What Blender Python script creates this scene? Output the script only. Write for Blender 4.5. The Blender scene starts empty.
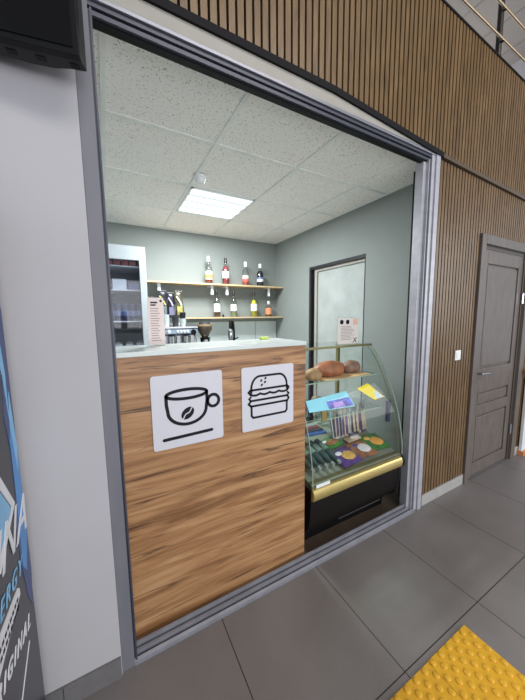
import bpy, bmesh, math, random
from mathutils import Vector, Matrix, Euler
random.seed(7)
S = bpy.context.scene
COL = S.collection
rad = math.radians
PI = math.pi

# ------------------------------------------------------------------ camera
cam_d = bpy.data.cameras.new('camera'); cam = bpy.data.objects.new('camera', cam_d); COL.objects.link(cam)
S.camera = cam
cam_d.sensor_fit = 'HORIZONTAL'; cam_d.sensor_width = 36; cam_d.lens = 281.8/525*36
cam_d.clip_start = .02; cam_d.clip_end = 200
yaw, pit, rol = rad(28.818), rad(-6.635), rad(-.62)
fwd = Vector((math.sin(yaw)*math.cos(pit), math.cos(yaw)*math.cos(pit), math.sin(pit)))
rgt = Vector((math.cos(yaw), -math.sin(yaw), 0)); upv = rgt.cross(fwd)
r2 = math.cos(rol)*rgt + math.sin(rol)*upv; u2 = -math.sin(rol)*rgt + math.cos(rol)*upv
M = Matrix((r2, u2, -fwd)).transposed().to_4x4(); M.translation = Vector((-.0241, -1.2336, 1.4966))
cam.matrix_world = M

# ------------------------------------------------------------------ world, lights, exposure
W = bpy.data.worlds.new('world'); S.world = W; W.use_nodes = True
bg = W.node_tree.nodes['Background']; bg.inputs[0].default_value = (.80, .88, 1.0, 1); bg.inputs[1].default_value = .62
def area(name, loc, target, size, power, color=(1, 1, 1), sy=None):
    d = bpy.data.lights.new(name, 'AREA'); d.energy = power; d.color = color; d.size = size
    if sy: d.shape = 'RECTANGLE'; d.size_y = sy
    o = bpy.data.objects.new(name, d); COL.objects.link(o); o.location = loc
    o.rotation_euler = (Vector(target)-Vector(loc)).to_track_quat('-Z', 'Y').to_euler(); return o
area('hall_ceiling_light', (1.8, -4.2, 5.4), (1.6, 0, 1.0), 3.5, 150, (1.0, .96, .91), 1.2)
area('hall_window_light', (7.0, -4.4, 2.3), (2.5, 0, 1.2), 2.5, 110, (.95, .97, 1.0), 2.4)
area('hall_front_fill_light', (1.4, -5.6, 1.55), (1.4, 0, 1.75), 4.6, 150, (.97, .98, 1.0), 2.4)  # unseen low fill, added to lift the kiosk ceiling through the opening
for k in range(4):                                # the four tubes of the kiosk's louvred panel
    yk = .5127+.612+.018+.135*(k+.5)
    area('panel_tube_light', (.9306, yk, 2.5380), (.9306, yk, 0), .53, 17.5, (.95, .985, 1.0), .088)
area('mezzanine_light', (5.0, 2.5, 4.3), (4.6, 1.2, 5.7), 2.0, 26, (1, .97, .93), 2.0)
S.view_settings.view_transform = 'Standard'; S.view_settings.look = 'None'
S.view_settings.gamma = 1; S.view_settings.exposure = 0.0; S.view_settings.use_curve_mapping = False

# ------------------------------------------------------------------ materials
def lin(c):
    return tuple(((v/255)/12.92 if v/255 <= .04045 else ((v/255+.055)/1.055)**2.4) for v in c)
MATS = {}
def mat(name, rgb, rough=.5, metal=0, var=.06, scale=12, stretch=(1, 1, 1), bump=0, coat=0, spec=.5, emis=None, emis_s=0, sub=None):
    if name in MATS: return MATS[name]
    m = bpy.data.materials.new(name); m.use_nodes = True; MATS[name] = m
    nt = m.node_tree; b = nt.nodes['Principled BSDF']
    c = lin(rgb)
    b.inputs['Roughness'].default_value = rough; b.inputs['Metallic'].default_value = metal
    b.inputs['Specular IOR Level'].default_value = spec
    if coat: b.inputs['Coat Weight'].default_value = coat; b.inputs['Coat Roughness'].default_value = .1
    tc = nt.nodes.new('ShaderNodeTexCoord'); mp = nt.nodes.new('ShaderNodeMapping'); mp.inputs['Scale'].default_value = stretch
    nz = nt.nodes.new('ShaderNodeTexNoise'); nz.inputs['Scale'].default_value = scale; nz.inputs['Detail'].default_value = 5
    rp = nt.nodes.new('ShaderNodeValToRGB')
    rp.color_ramp.elements[0].position = .3; rp.color_ramp.elements[1].position = .7
    rp.color_ramp.elements[0].color = (*[v*(1-var) for v in c], 1); rp.color_ramp.elements[1].color = (*[min(1, v*(1+var)) for v in c], 1)
    L = nt.links.new
    L(tc.outputs['Object'], mp.inputs[0]); L(mp.outputs[0], nz.inputs[0]); L(nz.outputs[0], rp.inputs[0]); L(rp.outputs[0], b.inputs['Base Color'])
    if bump:
        bp = nt.nodes.new('ShaderNodeBump'); bp.inputs['Strength'].default_value = bump; bp.inputs['Distance'].default_value = .004
        L(nz.outputs[0], bp.inputs['Height']); L(bp.outputs[0], b.inputs['Normal'])
    if emis: b.inputs['Emission Color'].default_value = (*lin(emis), 1); b.inputs['Emission Strength'].default_value = emis_s
    return m
def glassmat(name, tint=(.93, .96, .94), fac=.06, rough=.02, mul=.7):
    m = bpy.data.materials.new(name); m.use_nodes = True; nt = m.node_tree; nt.nodes.clear()
    o = nt.nodes.new('ShaderNodeOutputMaterial'); t = nt.nodes.new('ShaderNodeBsdfTransparent'); t.inputs[0].default_value = (*tint, 1)
    g = nt.nodes.new('ShaderNodeBsdfGlossy'); g.inputs['Roughness'].default_value = rough
    lw = nt.nodes.new('ShaderNodeLayerWeight'); lw.inputs[0].default_value = .25
    ma = nt.nodes.new('ShaderNodeMath'); ma.operation = 'MULTIPLY_ADD'; ma.inputs[1].default_value = mul; ma.inputs[2].default_value = fac
    mx = nt.nodes.new('ShaderNodeMixShader'); L = nt.links.new
    L(lw.outputs['Fresnel'], ma.inputs[0]); L(ma.outputs[0], mx.inputs[0]); L(t.outputs[0], mx.inputs[1]); L(g.outputs[0], mx.inputs[2]); L(mx.outputs[0], o.inputs[0])
    MATS[name] = m; return m
def nodes_mat(name, rough=.5):
    m = bpy.data.materials.new(name); m.use_nodes = True; MATS[name] = m
    b = m.node_tree.nodes['Principled BSDF']; b.inputs['Roughness'].default_value = rough
    return m, m.node_tree, b, m.node_tree.links.new

def wood_mat(name, stops, scale, stretch, rough=.45, cracks=0, crack_col=(60, 38, 22), dist=1.0):
    m, nt, b, L = nodes_mat(name, rough)
    tc = nt.nodes.new('ShaderNodeTexCoord'); mp = nt.nodes.new('ShaderNodeMapping'); mp.inputs['Scale'].default_value = stretch
    L(tc.outputs['Object'], mp.inputs[0])
    nz = nt.nodes.new('ShaderNodeTexNoise'); nz.inputs['Scale'].default_value = scale; nz.inputs['Detail'].default_value = 8; nz.inputs['Roughness'].default_value = .62; nz.inputs['Distortion'].default_value = dist
    L(mp.outputs[0], nz.inputs[0])
    rp = nt.nodes.new('ShaderNodeValToRGB'); e = rp.color_ramp.elements
    while len(e) < len(stops): e.new(.5)
    for i, (p, c) in enumerate(stops): e[i].position = p; e[i].color = (*lin(c), 1)
    L(nz.outputs[0], rp.inputs[0]); out = rp.outputs[0]
    if cracks:
        m2 = nt.nodes.new('ShaderNodeMapping'); m2.inputs['Scale'].default_value = (stretch[0]*.9, stretch[1], stretch[2]*1.15); m2.inputs['Location'].default_value = (3.1, 1, 7.3)
        L(tc.outputs['Object'], m2.inputs[0])
        n2 = nt.nodes.new('ShaderNodeTexNoise'); n2.inputs['Scale'].default_value = scale*1.1; n2.inputs['Detail'].default_value = 6; n2.inputs['Roughness'].default_value = .6; n2.inputs['Distortion'].default_value = 1.6
        L(m2.outputs[0], n2.inputs[0])
        r3 = nt.nodes.new('ShaderNodeValToRGB'); r3.color_ramp.elements[0].position = .585; r3.color_ramp.elements[1].position = .67
        r3.color_ramp.elements[0].color = (0, 0, 0, 1); r3.color_ramp.elements[1].color = (1, 1, 1, 1)
        L(n2.outputs[0], r3.inputs[0])
        mm = nt.nodes.new('ShaderNodeMath'); mm.operation = 'MULTIPLY'; mm.inputs[1].default_value = cracks; L(r3.outputs[0], mm.inputs[0])
        mx = nt.nodes.new('ShaderNodeMix'); mx.data_type = 'RGBA'; mx.inputs['B'].default_value = (*lin(crack_col), 1)
        L(mm.outputs[0], mx.inputs['Factor']); L(out, mx.inputs['A']); out = mx.outputs['Result']
    L(out, b.inputs['Base Color'])
    return m

def tile_floor():
    m, nt, b, L = nodes_mat('floor_tiles', .33)
    b.inputs['Specular IOR Level'].default_value = .45
    tc = nt.nodes.new('ShaderNodeTexCoord'); sp = nt.nodes.new('ShaderNodeSeparateXYZ'); L(tc.outputs['Object'], sp.inputs[0])
    def math_(op, a, bb=None, c=None):
        n = nt.nodes.new('ShaderNodeMath'); n.operation = op
        for i, v in enumerate((a, bb, c)):
            if v is None: continue
            if isinstance(v, (int, float)): n.inputs[i].default_value = v
            else: L(v, n.inputs[i])
        return n.outputs[0]
    ds = []
    for ax, off in (('X', 1.5855), ('Y', -.6182)):
        t = math_('DIVIDE', math_('SUBTRACT', sp.outputs[ax], off), .6)
        fl = math_('FLOOR', math_('ADD', t, .5))
        ds.append(math_('ABSOLUTE', math_('SUBTRACT', t, fl)))
    d = math_('MINIMUM', ds[0], ds[1]); g = math_('LESS_THAN', d, .0035)
    nz = nt.nodes.new('ShaderNodeTexNoise'); nz.inputs['Scale'].default_value = 180; nz.inputs['Detail'].default_value = 4; L(tc.outputs['Object'], nz.inputs[0])
    n2 = nt.nodes.new('ShaderNodeTexNoise'); n2.inputs['Scale'].default_value = 2.2; n2.inputs['Detail'].default_value = 6; L(tc.outputs['Object'], n2.inputs[0])
    s = math_('ADD', math_('MULTIPLY', nz.outputs[0], .35), math_('MULTIPLY', n2.outputs[0], .65))
    rp = nt.nodes.new('ShaderNodeValToRGB'); e = rp.color_ramp.elements
    e[0].position = .35; e[0].color = (*lin((112, 107, 105)), 1); e[1].position = .65; e[1].color = (*lin((129, 124, 122)), 1); L(s, rp.inputs[0])
    mx = nt.nodes.new('ShaderNodeMix'); mx.data_type = 'RGBA'; mx.inputs['B'].default_value = (*lin((38, 36, 36)), 1)
    L(g, mx.inputs['Factor']); L(rp.outputs[0], mx.inputs['A']); L(mx.outputs['Result'], b.inputs['Base Color'])
    r = nt.nodes.new('ShaderNodeMapRange'); r.inputs['To Min'].default_value = .28; r.inputs['To Max'].default_value = .48; L(n2.outputs[0], r.inputs[0]); L(r.outputs[0], b.inputs['Roughness'])
    return m

def ceiling_mat():
    m, nt, b, L = nodes_mat('ceiling_board', .9)
    tc = nt.nodes.new('ShaderNodeTexCoord')
    n = nt.nodes.new('ShaderNodeTexNoise'); n.inputs['Scale'].default_value = 105; n.inputs['Detail'].default_value = 3; n.inputs['Roughness'].default_value = .6; L(tc.outputs['Object'], n.inputs[0])
    rp = nt.nodes.new('ShaderNodeValToRGB'); e = rp.color_ramp.elements
    e[0].position = .335; e[0].color = (*lin((160, 157, 148)), 1); e[1].position = .41; e[1].color = (*lin((240, 237, 232)), 1)
    L(n.outputs[0], rp.inputs[0]); L(rp.outputs[0], b.inputs['Base Color'])
    bp = nt.nodes.new('ShaderNodeBump'); bp.inputs['Strength'].default_value = .3; bp.inputs['Distance'].default_value = .004; L(n.outputs[0], bp.inputs['Height']); L(bp.outputs[0], b.inputs['Normal'])
    return m

M_floor = tile_floor(); M_ceil = ceiling_mat()
M_white = mat('white_wall', (178, 176, 180), .75, var=.025, scale=3, bump=.15)
M_kwall = mat('grey_green_wall', (130, 137, 134), .75, var=.02, scale=4, bump=.06)
M_base = mat('grey_baseboard_tile', (165, 163, 160), .45, var=.06, scale=30)
M_based = mat('dark_baseboard_tile', (108, 106, 108), .45, var=.08, scale=30)
M_slat = wood_mat('slat_wood', [(.25, (82, 62, 38)), (.5, (107, 83, 53)), (.75, (128, 102, 70))], 7, (3.3, 3, .5), .36)
M_slatback = mat('slat_backing', (22, 18, 15), .9)
M_trimd = mat('dark_trim', (20, 19, 22), .7, spec=.2)
M_trimb = mat('brown_trim', (92, 78, 66), .4, metal=.2)
M_frame_l = mat('grey_painted_jamb', (112, 112, 120), .5, var=.08, scale=6, stretch=(3, 3, .6))
M_frame_d = mat('dark_profile', (70, 72, 84), .4, metal=.2)
M_sill = mat('worn_sill', (128, 128, 136), .5, metal=.2, var=.12, scale=14)
M_railm = mat('head_rail_metal', (140, 140, 150), .35, metal=.5)
M_frame_a = mat('aluminium_profile', (172, 172, 179), .42, metal=.2, var=.08, scale=8, stretch=(.5, 3, 3))
M_frame_c = mat('cream_profile', (158, 155, 146), .55, var=.05)
M_black = mat('black_plastic', (12, 12, 14), .5, var=.1, spec=.2)
M_blackg = mat('black_screen', (9, 9, 12), .22, var=.05, spec=.3)
M_greyd = mat('dark_grey_plastic', (42, 42, 46), .55, spec=.3)
M_counter = wood_mat('counter_oak', [(.34, (120, 83, 52)), (.45, (150, 108, 71)), (.56, (172, 130, 90)), (.68, (188, 149, 108))], 2.2, (.7, 3, 9.5), .42, cracks=.85, crack_col=(74, 50, 34), dist=.9)
M_worktop = mat('pale_worktop', (200, 209, 207), .25, var=.03)
M_sign = mat('white_sign_board', (204, 204, 212), .45, var=.012)
M_ink = mat('black_print', (20, 18, 28), .6, var=.02, spec=.25)
M_wshelf = wood_mat('shelf_wood', [(.3, (176, 150, 112)), (.7, (206, 184, 146))], 8, (1, 6, 6), .5)
M_bracket = mat('white_bracket', (222, 224, 226), .4)
M_door = wood_mat('door_veneer', [(.3, (94, 86, 80)), (.7, (110, 101, 95))], 22, (1, 1, .25), .26, dist=.4)
M_chrome = mat('chrome', (205, 205, 208), .15, metal=1, var=.02)
M_steel = mat('brushed_steel', (170, 172, 176), .3, metal=.9, var=.06, scale=20, stretch=(.3, 3, 3))
M_gold = mat('gold_bumper', (196, 176, 112), .3, metal=.55, var=.05)
M_olive = mat('olive_profile', (128, 124, 84), .35, metal=.45)
M_body = mat('black_case_body', (22, 17, 16), .5, spec=.2, var=.08)
M_brown = mat('brown_kiosk_floor', (78, 64, 54), .5, var=.15, scale=9)
M_white_p = mat('white_plastic', (228, 230, 232), .4, var=.02)
M_glass = glassmat('clear_glass', (.95, .975, .96), .012, mul=.35)
M_glassb = glassmat('bottle_glass', (.90, .93, .91), .05)
M_gedge = mat('green_glass_edge', (150, 168, 150), .15, var=.05)
M_doorglass = glassmat('fridge_glass', (.86, .88, .92), .02, mul=.35)
M_concrete = mat('pale_plaster_panel', (160, 167, 164), .6, var=.12, scale=5, bump=.05)
M_yellow = mat('yellow_rubber', (214, 162, 38), .5, var=.05, scale=30, bump=.1)
M_hceil = mat('hall_ceiling_board', (160, 155, 150), .9, var=.04, scale=2)

# ------------------------------------------------------------------ mesh helpers
class MB:
    def __init__(s): s.bm = bmesh.new()
    def box(s, x0, x1, y0, y1, z0, z1, mat=None):
        v = [s.bm.verts.new((x, y, z)) for x in (x0, x1) for y in (y0, y1) for z in (z0, z1)]
        for f in ((0, 1, 3, 2), (4, 6, 7, 5), (0, 4, 5, 1), (2, 3, 7, 6), (0, 2, 6, 4), (1, 5, 7, 3)):
            s.bm.faces.new([v[i] for i in f])
        if mat is not None: bmesh.ops.transform(s.bm, matrix=mat, verts=v)
        return s
    def prism(s, pts, a, b, axis='y'):            # polygon in the other two axes, extruded from a to b
        def P(p, t): return {'x': (t, p[0], p[1]), 'y': (p[0], t, p[1]), 'z': (p[0], p[1], t)}[axis]
        v0 = [s.bm.verts.new(P(p, a)) for p in pts]; v1 = [s.bm.verts.new(P(p, b)) for p in pts]; n = len(pts)
        s.bm.faces.new(v0); s.bm.faces.new(v1[::-1])
        for i in range(n): s.bm.faces.new((v0[i], v1[i], v1[(i+1) % n], v0[(i+1) % n]))
        return s
    def tube(s, pts, r, seg=10, cap=True):
        pts = [Vector(p) for p in pts]; rings = []
        rs = r if isinstance(r, (list, tuple)) else [r]*len(pts)
        prev = None
        for i, p in enumerate(pts):
            d = (pts[min(i+1, len(pts)-1)]-pts[max(i-1, 0)]).normalized()
            if prev is None:
                a = Vector((0, 0, 1)) if abs(d.z) < .9 else Vector((1, 0, 0)); u = d.cross(a).normalized()
            else: u = (prev-d*prev.dot(d)).normalized()
            prev = u; w = d.cross(u)
            rings.append([s.bm.verts.new(p+(u*math.cos(2*PI*k/seg)+w*math.sin(2*PI*k/seg))*rs[i]) for k in range(seg)])
        for a, b in zip(rings, rings[1:]):
            for k in range(seg): s.bm.faces.new((a[k], a[(k+1) % seg], b[(k+1) % seg], b[k]))
        if cap: s.bm.faces.new(rings[0][::-1]); s.bm.faces.new(rings[-1])
        return s
    def lathe(s, prof, c=(0, 0, 0), seg=20, sx=1, sy=1, cap=True):     # prof: (r, z)
        rings = [[s.bm.verts.new((c[0]+max(r, 1e-4)*sx*math.cos(2*PI*k/seg), c[1]+max(r, 1e-4)*sy*math.sin(2*PI*k/seg), c[2]+z)) for k in range(seg)] for r, z in prof]
        for a, b in zip(rings, rings[1:]):
            for k in range(seg): s.bm.faces.new((a[k], a[(k+1) % seg], b[(k+1) % seg], b[k]))
        if cap: s.bm.faces.new(rings[0][::-1]); s.bm.faces.new(rings[-1])
        return s
    def blob(s, c, rx, ry, rz, noise=.0, seed=0, sub=3, flat=None, rot=0):
        r = bmesh.ops.create_icosphere(s.bm, subdivisions=sub, radius=1)
        rnd = random.Random(seed); ph = [rnd.uniform(0, 6) for _ in range(6)]
        for v in r['verts']:
            p = v.co.copy(); k = 1+noise*(math.sin(4*p.x+ph[0])*math.sin(3*p.y+ph[1])+.6*math.sin(7*p.z+ph[2]+3*p.x)+.4*math.sin(9*p.y+ph[3]))
            p = Vector((p.x*rx*k, p.y*ry*k, p.z*rz*k))
            if flat is not None and p.z < -rz*flat: p.z = -rz*flat
            if rot: p.rotate(Euler((0, 0, rot)))
            v.co = p+Vector(c)
        return s
    def stroke(s, pts, w, y0, y1, closed=False):   # flat pen line in x-z, thickness y0..y1, joined discs and quads
        P = [Vector(p) for p in pts]; Q = [P[0]]
        for p in P[1:]:
            if (p-Q[-1]).length > 1e-5: Q.append(p)
        P = Q; n = len(P)
        if closed and (P[0]-P[-1]).length < 1e-5: P = P[:-1]; n -= 1
        Lp, Rp = [], []
        for i in range(n):
            a = P[(i-1) % n] if (closed or i > 0) else None; b = P[(i+1) % n] if (closed or i < n-1) else None
            d1 = (P[i]-a).normalized() if a is not None else None; d2 = (b-P[i]).normalized() if b is not None else None
            if d1 is None: d1 = d2
            if d2 is None: d2 = d1
            n1 = Vector((-d1.y, d1.x)); n2 = Vector((-d2.y, d2.x)); m = n1+n2
            m = n1 if m.length < 1e-3 else m.normalized()
            k = w/2/max(.5, m.dot(n1)); Lp.append(P[i]+m*k); Rp.append(P[i]-m*k)
        def V4(p): return (s.bm.verts.new((p.x, y0, p.y)), s.bm.verts.new((p.x, y1, p.y)))
        L4 = [V4(p) for p in Lp]; R4 = [V4(p) for p in Rp]
        for i in range(n if closed else n-1):
            k = (i+1) % n
            s.bm.faces.new((L4[i][0], L4[k][0], R4[k][0], R4[i][0])); s.bm.faces.new((L4[i][1], R4[i][1], R4[k][1], L4[k][1]))
            s.bm.faces.new((L4[i][0], L4[i][1], L4[k][1], L4[k][0])); s.bm.faces.new((R4[i][0], R4[k][0], R4[k][1], R4[i][1]))
        if not closed:
            for e, (c, sg) in enumerate(((P[0], -1), (P[-1], 1))):
                l, r_ = (L4[0], R4[0]) if e == 0 else (L4[-1], R4[-1])
                d = (P[1]-P[0]) if e == 0 else (P[-1]-P[-2]); ang = math.atan2(d.y, d.x)+(PI if e == 0 else 0)
                arc = [c+Vector((math.cos(ang+t), math.sin(ang+t)))*w/2 for t in (PI/4, 0, -PI/4)]
                A4 = [V4(p) for p in arc]; ch = ([l]+A4+[r_]) if e == 1 else ([r_]+A4+[l])
                s.bm.faces.new([q[0] for q in ch]); s.bm.faces.new([q[1] for q in ch][::-1])
                for u, v in zip(ch, ch[1:]): s.bm.faces.new((u[0], v[0], v[1], u[1]))
        return s
    def xf(s, m): bmesh.ops.transform(s.bm, matrix=m, verts=s.bm.verts[:]); return s
    def build(s, name, m, parent=None, off=None, smooth=False, bevel=0, kind=None, mtx=None, label=None, solid=0):
        if mtx is not None: s.xf(mtx)
        if off is not None: bmesh.ops.translate(s.bm, vec=-Vector(off), verts=s.bm.verts[:])
        bmesh.ops.recalc_face_normals(s.bm, faces=s.bm.faces[:])
        me = bpy.data.meshes.new(name); s.bm.to_mesh(me); s.bm.free()
        o = bpy.data.objects.new(name, me); COL.objects.link(o); me.materials.append(m)
        if smooth:
            for p in me.polygons: p.use_smooth = True
            try: me.set_sharp_from_angle(angle=rad(40))
            except Exception: pass
        if bevel:
            b = o.modifiers.new('bevel', 'BEVEL'); b.width = bevel; b.segments = 2; b.limit_method = 'ANGLE'
        if parent is not None: o.parent = parent
        if kind: o['kind'] = kind
        if label: o['label'] = label
        return o

def tag(o, label, cat, group=None, kind=None):
    o['label'] = label; o['category'] = cat
    if group: o['group'] = group
    if kind: o['kind'] = kind
    return o
class Thing:
    """an Empty at the thing's base; parts are drawn in world coordinates, or in its own if own=True"""
    def __init__(s, name, label, cat, loc, group=None, rz=0, own=False, kind=None):
        s.e = bpy.data.objects.new(name, None); COL.objects.link(s.e); s.e.location = loc; s.e.rotation_euler = (0, 0, rz)
        s.e.empty_display_size = .05; s.off = None if own else Vector(loc)
        if kind: s.e['kind'] = kind; 
        if label: s.e['label'] = label
        if cat: s.e['category'] = cat
        if group: s.e['group'] = group
    def part(s, name, mb, m, parent=None, **k):
        return mb.build(name, m, parent or s.e, off=s.off, **k)
def copy_tree(o, parent=None):
    c = o.copy(); COL.objects.link(c)
    if parent: c.parent = parent
    for ch in list(o.children): copy_tree(ch, c)
    return c
def struct(name, mb, m, parent=None, **k):
    o = mb.build(name, m, parent, **k); o['kind'] = 'structure'; return o
def text_mesh(name, body, size, m, mtx, parent=None, shear=0, extrude=.0008, align='LEFT', bold=0, off=None, space=1):
    c = bpy.data.curves.new(name, 'FONT'); c.body = body; c.size = size; c.shear = shear; c.extrude = extrude; c.align_x = align; c.offset = bold; c.space_character = space
    t = bpy.data.objects.new(name, c); COL.objects.link(t)
    bpy.context.view_layer.update()
    me = bpy.data.meshes.new_from_object(t.evaluated_get(bpy.context.evaluated_depsgraph_get()))
    bpy.data.objects.remove(t); me.transform(mtx)
    if off is not None: me.transform(Matrix.Translation(-Vector(off)))
    o = bpy.data.objects.new(name, me); COL.objects.link(o); me.materials.clear(); me.materials.append(m)
    if parent: o.parent = parent
    return o

# ================================================================== STRUCTURE
struct('floor', MB().box(-4, 10, -6, .03, -.06, 0), M_floor)
struct('floor_kiosk', MB().box(-.4, 2.3, .03, .70, -.06, .0), M_brown)
struct('floor_kiosk_back', MB().box(-.4, 2.3, .70, 2.5, -.06, .0), mat('pale_bounce_floor', (214, 212, 206), .4, var=.03))  # unseen rear floor, made pale to bounce panel light onto the ceiling
H = 2.5422; XA = .0306; YR = .5127
# white wall left of the opening
struct('wall_left', MB().box(-3.2, -.06, -.04, .16, 0, 2.66), M_white)
bb = MB()
for k in range(8): bb.box(-.06-.3*k-.148-.15, -.06-.3*k-.0015 if k == 0 else -.06-.3*k+.0, -.052, -.04, 0, .092) if False else None
for k in range(10):
    x1 = -.062-.2*k-(.0 if k == 0 else 0); bb.box(x1-.198, x1, -.052, -.038, 0, .092)
struct('baseboard_left', bb, M_based, bevel=.001)
# upper fascia and right wall substrate
def zt(x): return 3.475-.030*(x-1.95) if x > 1.0 else 3.5035
def zb(x):
    if x < 1.07: return 2.66
    if x < 2.09: return 2.66-(x-1.07)/1.02*.07
    return 2.59-(x-2.09)/1.36*.038
sub = MB()
pts = [(-3.2, 2.66), (1.07, 2.66), (2.09, 2.59), (3.45, 2.552), (7, 2.50), (7, zt(7)-.01), (1, zt(1)-.01), (-3.2, zt(0)-.01)]
sub.prism(pts, .0, .3, 'y'); struct('wall_upper', sub, M_slatback)
rw = MB(); rw.box(2.03, 2.70, .0, .16, 0, 2.60).box(3.60, 7, .0, .16, 0, 2.56).box(2.70, 3.60, .0, .16, 2.10, 2.56)
struct('wall_right', rw, M_slatback)
sl = MB(); x = -.9
while x < 5.6:
    zb_ = zb(x+.015)+.004
    sl.box(x, x+.0285, -.024, .0, zb_, zt(x)-.010); x += .04
tr = struct('trim_1', sl, M_slat)
sl = MB(); x = 2.066
while x < 5.6:
    top = zb(x+.016)-.03
    if x+.0285 < 2.672: sl.box(x, x+.0285, -.016, .0, .092, top)
    elif x < 3.62: sl.box(x, x+.0285, -.016, .0, 2.15, top)
    else: sl.box(x, x+.0285, -.016, .0, .092, top)
    x += .04
struct('trim_2', sl, M_slat)
# brown ledge under the upper slats, right of the frame
t = MB()
for (xa, xb) in ((2.04, 2.5), (2.5, 3.0), (3.0, 3.45), (3.45, 5.6)):
    za, zc = zb(xa), zb(xb)
    t.prism([(xa, za-.026), (xb, zc-.026), (xb, zc-.002), (xa, za-.002)], -.034, 0, 'y')
struct('trim_3', t, M_trimb)
t = MB().prism([(-.9, zt(0)-.012), (1, zt(1)-.012), (5.6, zt(5.6)-.012), (5.6, zt(5.6)), (1, zt(1)), (-.9, zt(0))], -.03, .3, 'y'); struct('trim_4', t, M_trimd)
t = MB()
for k in range(3): t.box(2.052+.206*k, min(2.052+.206*k+.204, 2.664), -.022, 0, 0, .09)
for k in range(4): t.box(3.66+.3*k, 3.66+.3*k+.298, -.022, 0, 0, .09)
struct('baseboard_right', t, M_base, bevel=.001)

# ---------- opening frame (sliding front), one structure with its rails
WF = Thing('window_1', None, None, (0, 0, 0), kind='structure')
fr = WF
fr.part('painted_jamb', MB().box(-.06, -.012, -.034, .03, 0, 2.57), M_frame_l, bevel=.002)
fr.part('inner_profile', MB().box(-.012, -.006, -.02, .03, .02, 2.53).box(-.006, 0, -.03, .03, .02, 2.53), M_frame_d)
# right jamb, stepped
fr.part('inner_profile', MB().box(1.895, 1.945, .0, .056, .02, 2.53).box(1.925, 1.932, -.02, .03, .02, 2.53), M_frame_a, bevel=.0015)
fr.part('track_groove', MB().box(1.935, 1.95, -.008, .03, .02, 2.53), M_frame_d)
fr.part('outer_jamb', MB().box(1.95, 1.985, -.024, .03, 0, 2.57).box(1.985, 2.03, -.034, .03, 0, 2.575), M_frame_a, bevel=.002)
fr.part('edge_strip', MB().box(2.03, 2.042, -.03, .0, 0, 2.6), M_black)
# head: dark grooves, chrome line, cream band, dark trim
fr.part('head_profile', MB().box(-.012, 1.93, -.012, .03, 2.523, 2.538).box(-.012, 1.95, -.02, .03, 2.543, 2.558), M_frame_d)
fr.part('head_groove', MB().box(-.012, 1.95, .0, .03, 2.515, 2.56), M_black)
fr.part('head_rail', MB().box(-.03, 1.985, -.03, .03, 2.56, 2.574), M_railm, bevel=.002)
def band(z_lo, z_hi, y0, y1):                     # a band that follows the dropping edge of the fascia
    b = MB()
    for (xa, xb) in ((-.06, 1.07), (1.07, 2.03)):
        b.prism([(xa, z_lo), (xb, z_lo if xb < 1.1 else z_lo-.002), (xb, z_hi+zb(xb)-2.66), (xa, z_hi+zb(xa)-2.66)], y0, y1, 'y')
    return b
fr.part('cream_band', band(2.574, 2.63, -.028, .0), M_frame_c)
b = MB()
for (xa, xb) in ((-.9, 1.07), (1.07, 2.055)):
    b.prism([(xa, zb(xa)-.032), (xb, zb(xb)-.032), (xb, zb(xb)), (xa, zb(xa))], -.04, .0, 'y')
fr.part('head_trim', b, M_trimd)
# sill with its grooves
sill = MB().prism([(-.036, 0), (-.034, .016), (-.022, .024), (-.020, .012), (-.010, .012), (-.008, .034), (.002, .036), (.004, .02), (.012, .02), (.014, .05), (.022, .052), (.024, 0)], -.012, 1.95, 'x')
fr.part('sill_track', sill, M_sill)
fr.part('sill_groove', MB().box(-.01, 1.94, -.0195, -.0105, .012, .0135).box(-.01, 1.94, .0045, .0115, .02, .0215), M_black)

# ---------- kiosk room
struct('wall_back', MB().box(-.4, 2.3, 2.3578, 2.45, 0, 2.66), M_kwall)
struct('wall_kiosk_left', MB().box(-.45, -.32, .16, 2.45, 0, 2.66), M_kwall)
X = 2.1839
struct('wall_kiosk_right', MB().box(X, X+.14, .03, .713, 0, 2.66).box(X, X+.14, 1.575, 2.3578, 0, 2.66).box(X, X+.14, .713, 1.575, 2.09, 2.66), M_kwall)
struct('wall_front', MB().box(1.945, X, .03, .055, 0, 2.66).box(-.32, 1.955, .03, .16, 2.56, 2.66).box(-.32, -.06, .16, .17, 0, 2.66), M_kwall)
D2 = Thing('door_2', None, None, (X, 1.14, 0), kind='structure')
D2.part('door_panel', MB().box(X+.055, X+.08, .73, 1.47, .02, 2.05), M_concrete)
D2.part('jamb', MB().box(X+.004, X+.10, 1.545, 1.575, 0, 2.09).box(X+.004, X+.10, .713, .73, 0, 2.09).box(X+.004, X+.10, .73, 1.545, 2.06, 2.09), M_greyd)
D2.part('door_stile', MB().box(X+.035, X+.06, 1.47, 1.512, 0, 2.06).box(X+.035, X+.06, .73, 1.47, 2.03, 2.06), M_frame_c)
D2.part('stop_strip', MB().box(X+.05, X+.08, 1.512, 1.545, 0, 2.06), M_greyd)
# suspended ceiling with inset grid
ce = MB().box(-.33, X, .03, 2.36, H+.004, H+.05)
struct('ceiling', ce, M_ceil)
g = MB()
for k in range(-1, 4):
    xx = XA+.6*k
    if xx > -.3: g.box(xx-.011, xx+.011, .03, 2.36, H-.002, H+.008)
for k in range(0, 4):
    yy = YR+.6*k
    g.box(-.33, X, yy-.011, yy+.011, H-.0026, H+.008)
g.box(-.33, X-.02, 2.338, 2.358, H-.0035, H+.008).box(X-.02, X, .03, 2.36, H-.004, H+.008)
struct('trim_5', g, mat('ceiling_grid', (226, 228, 224), .6))

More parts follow.
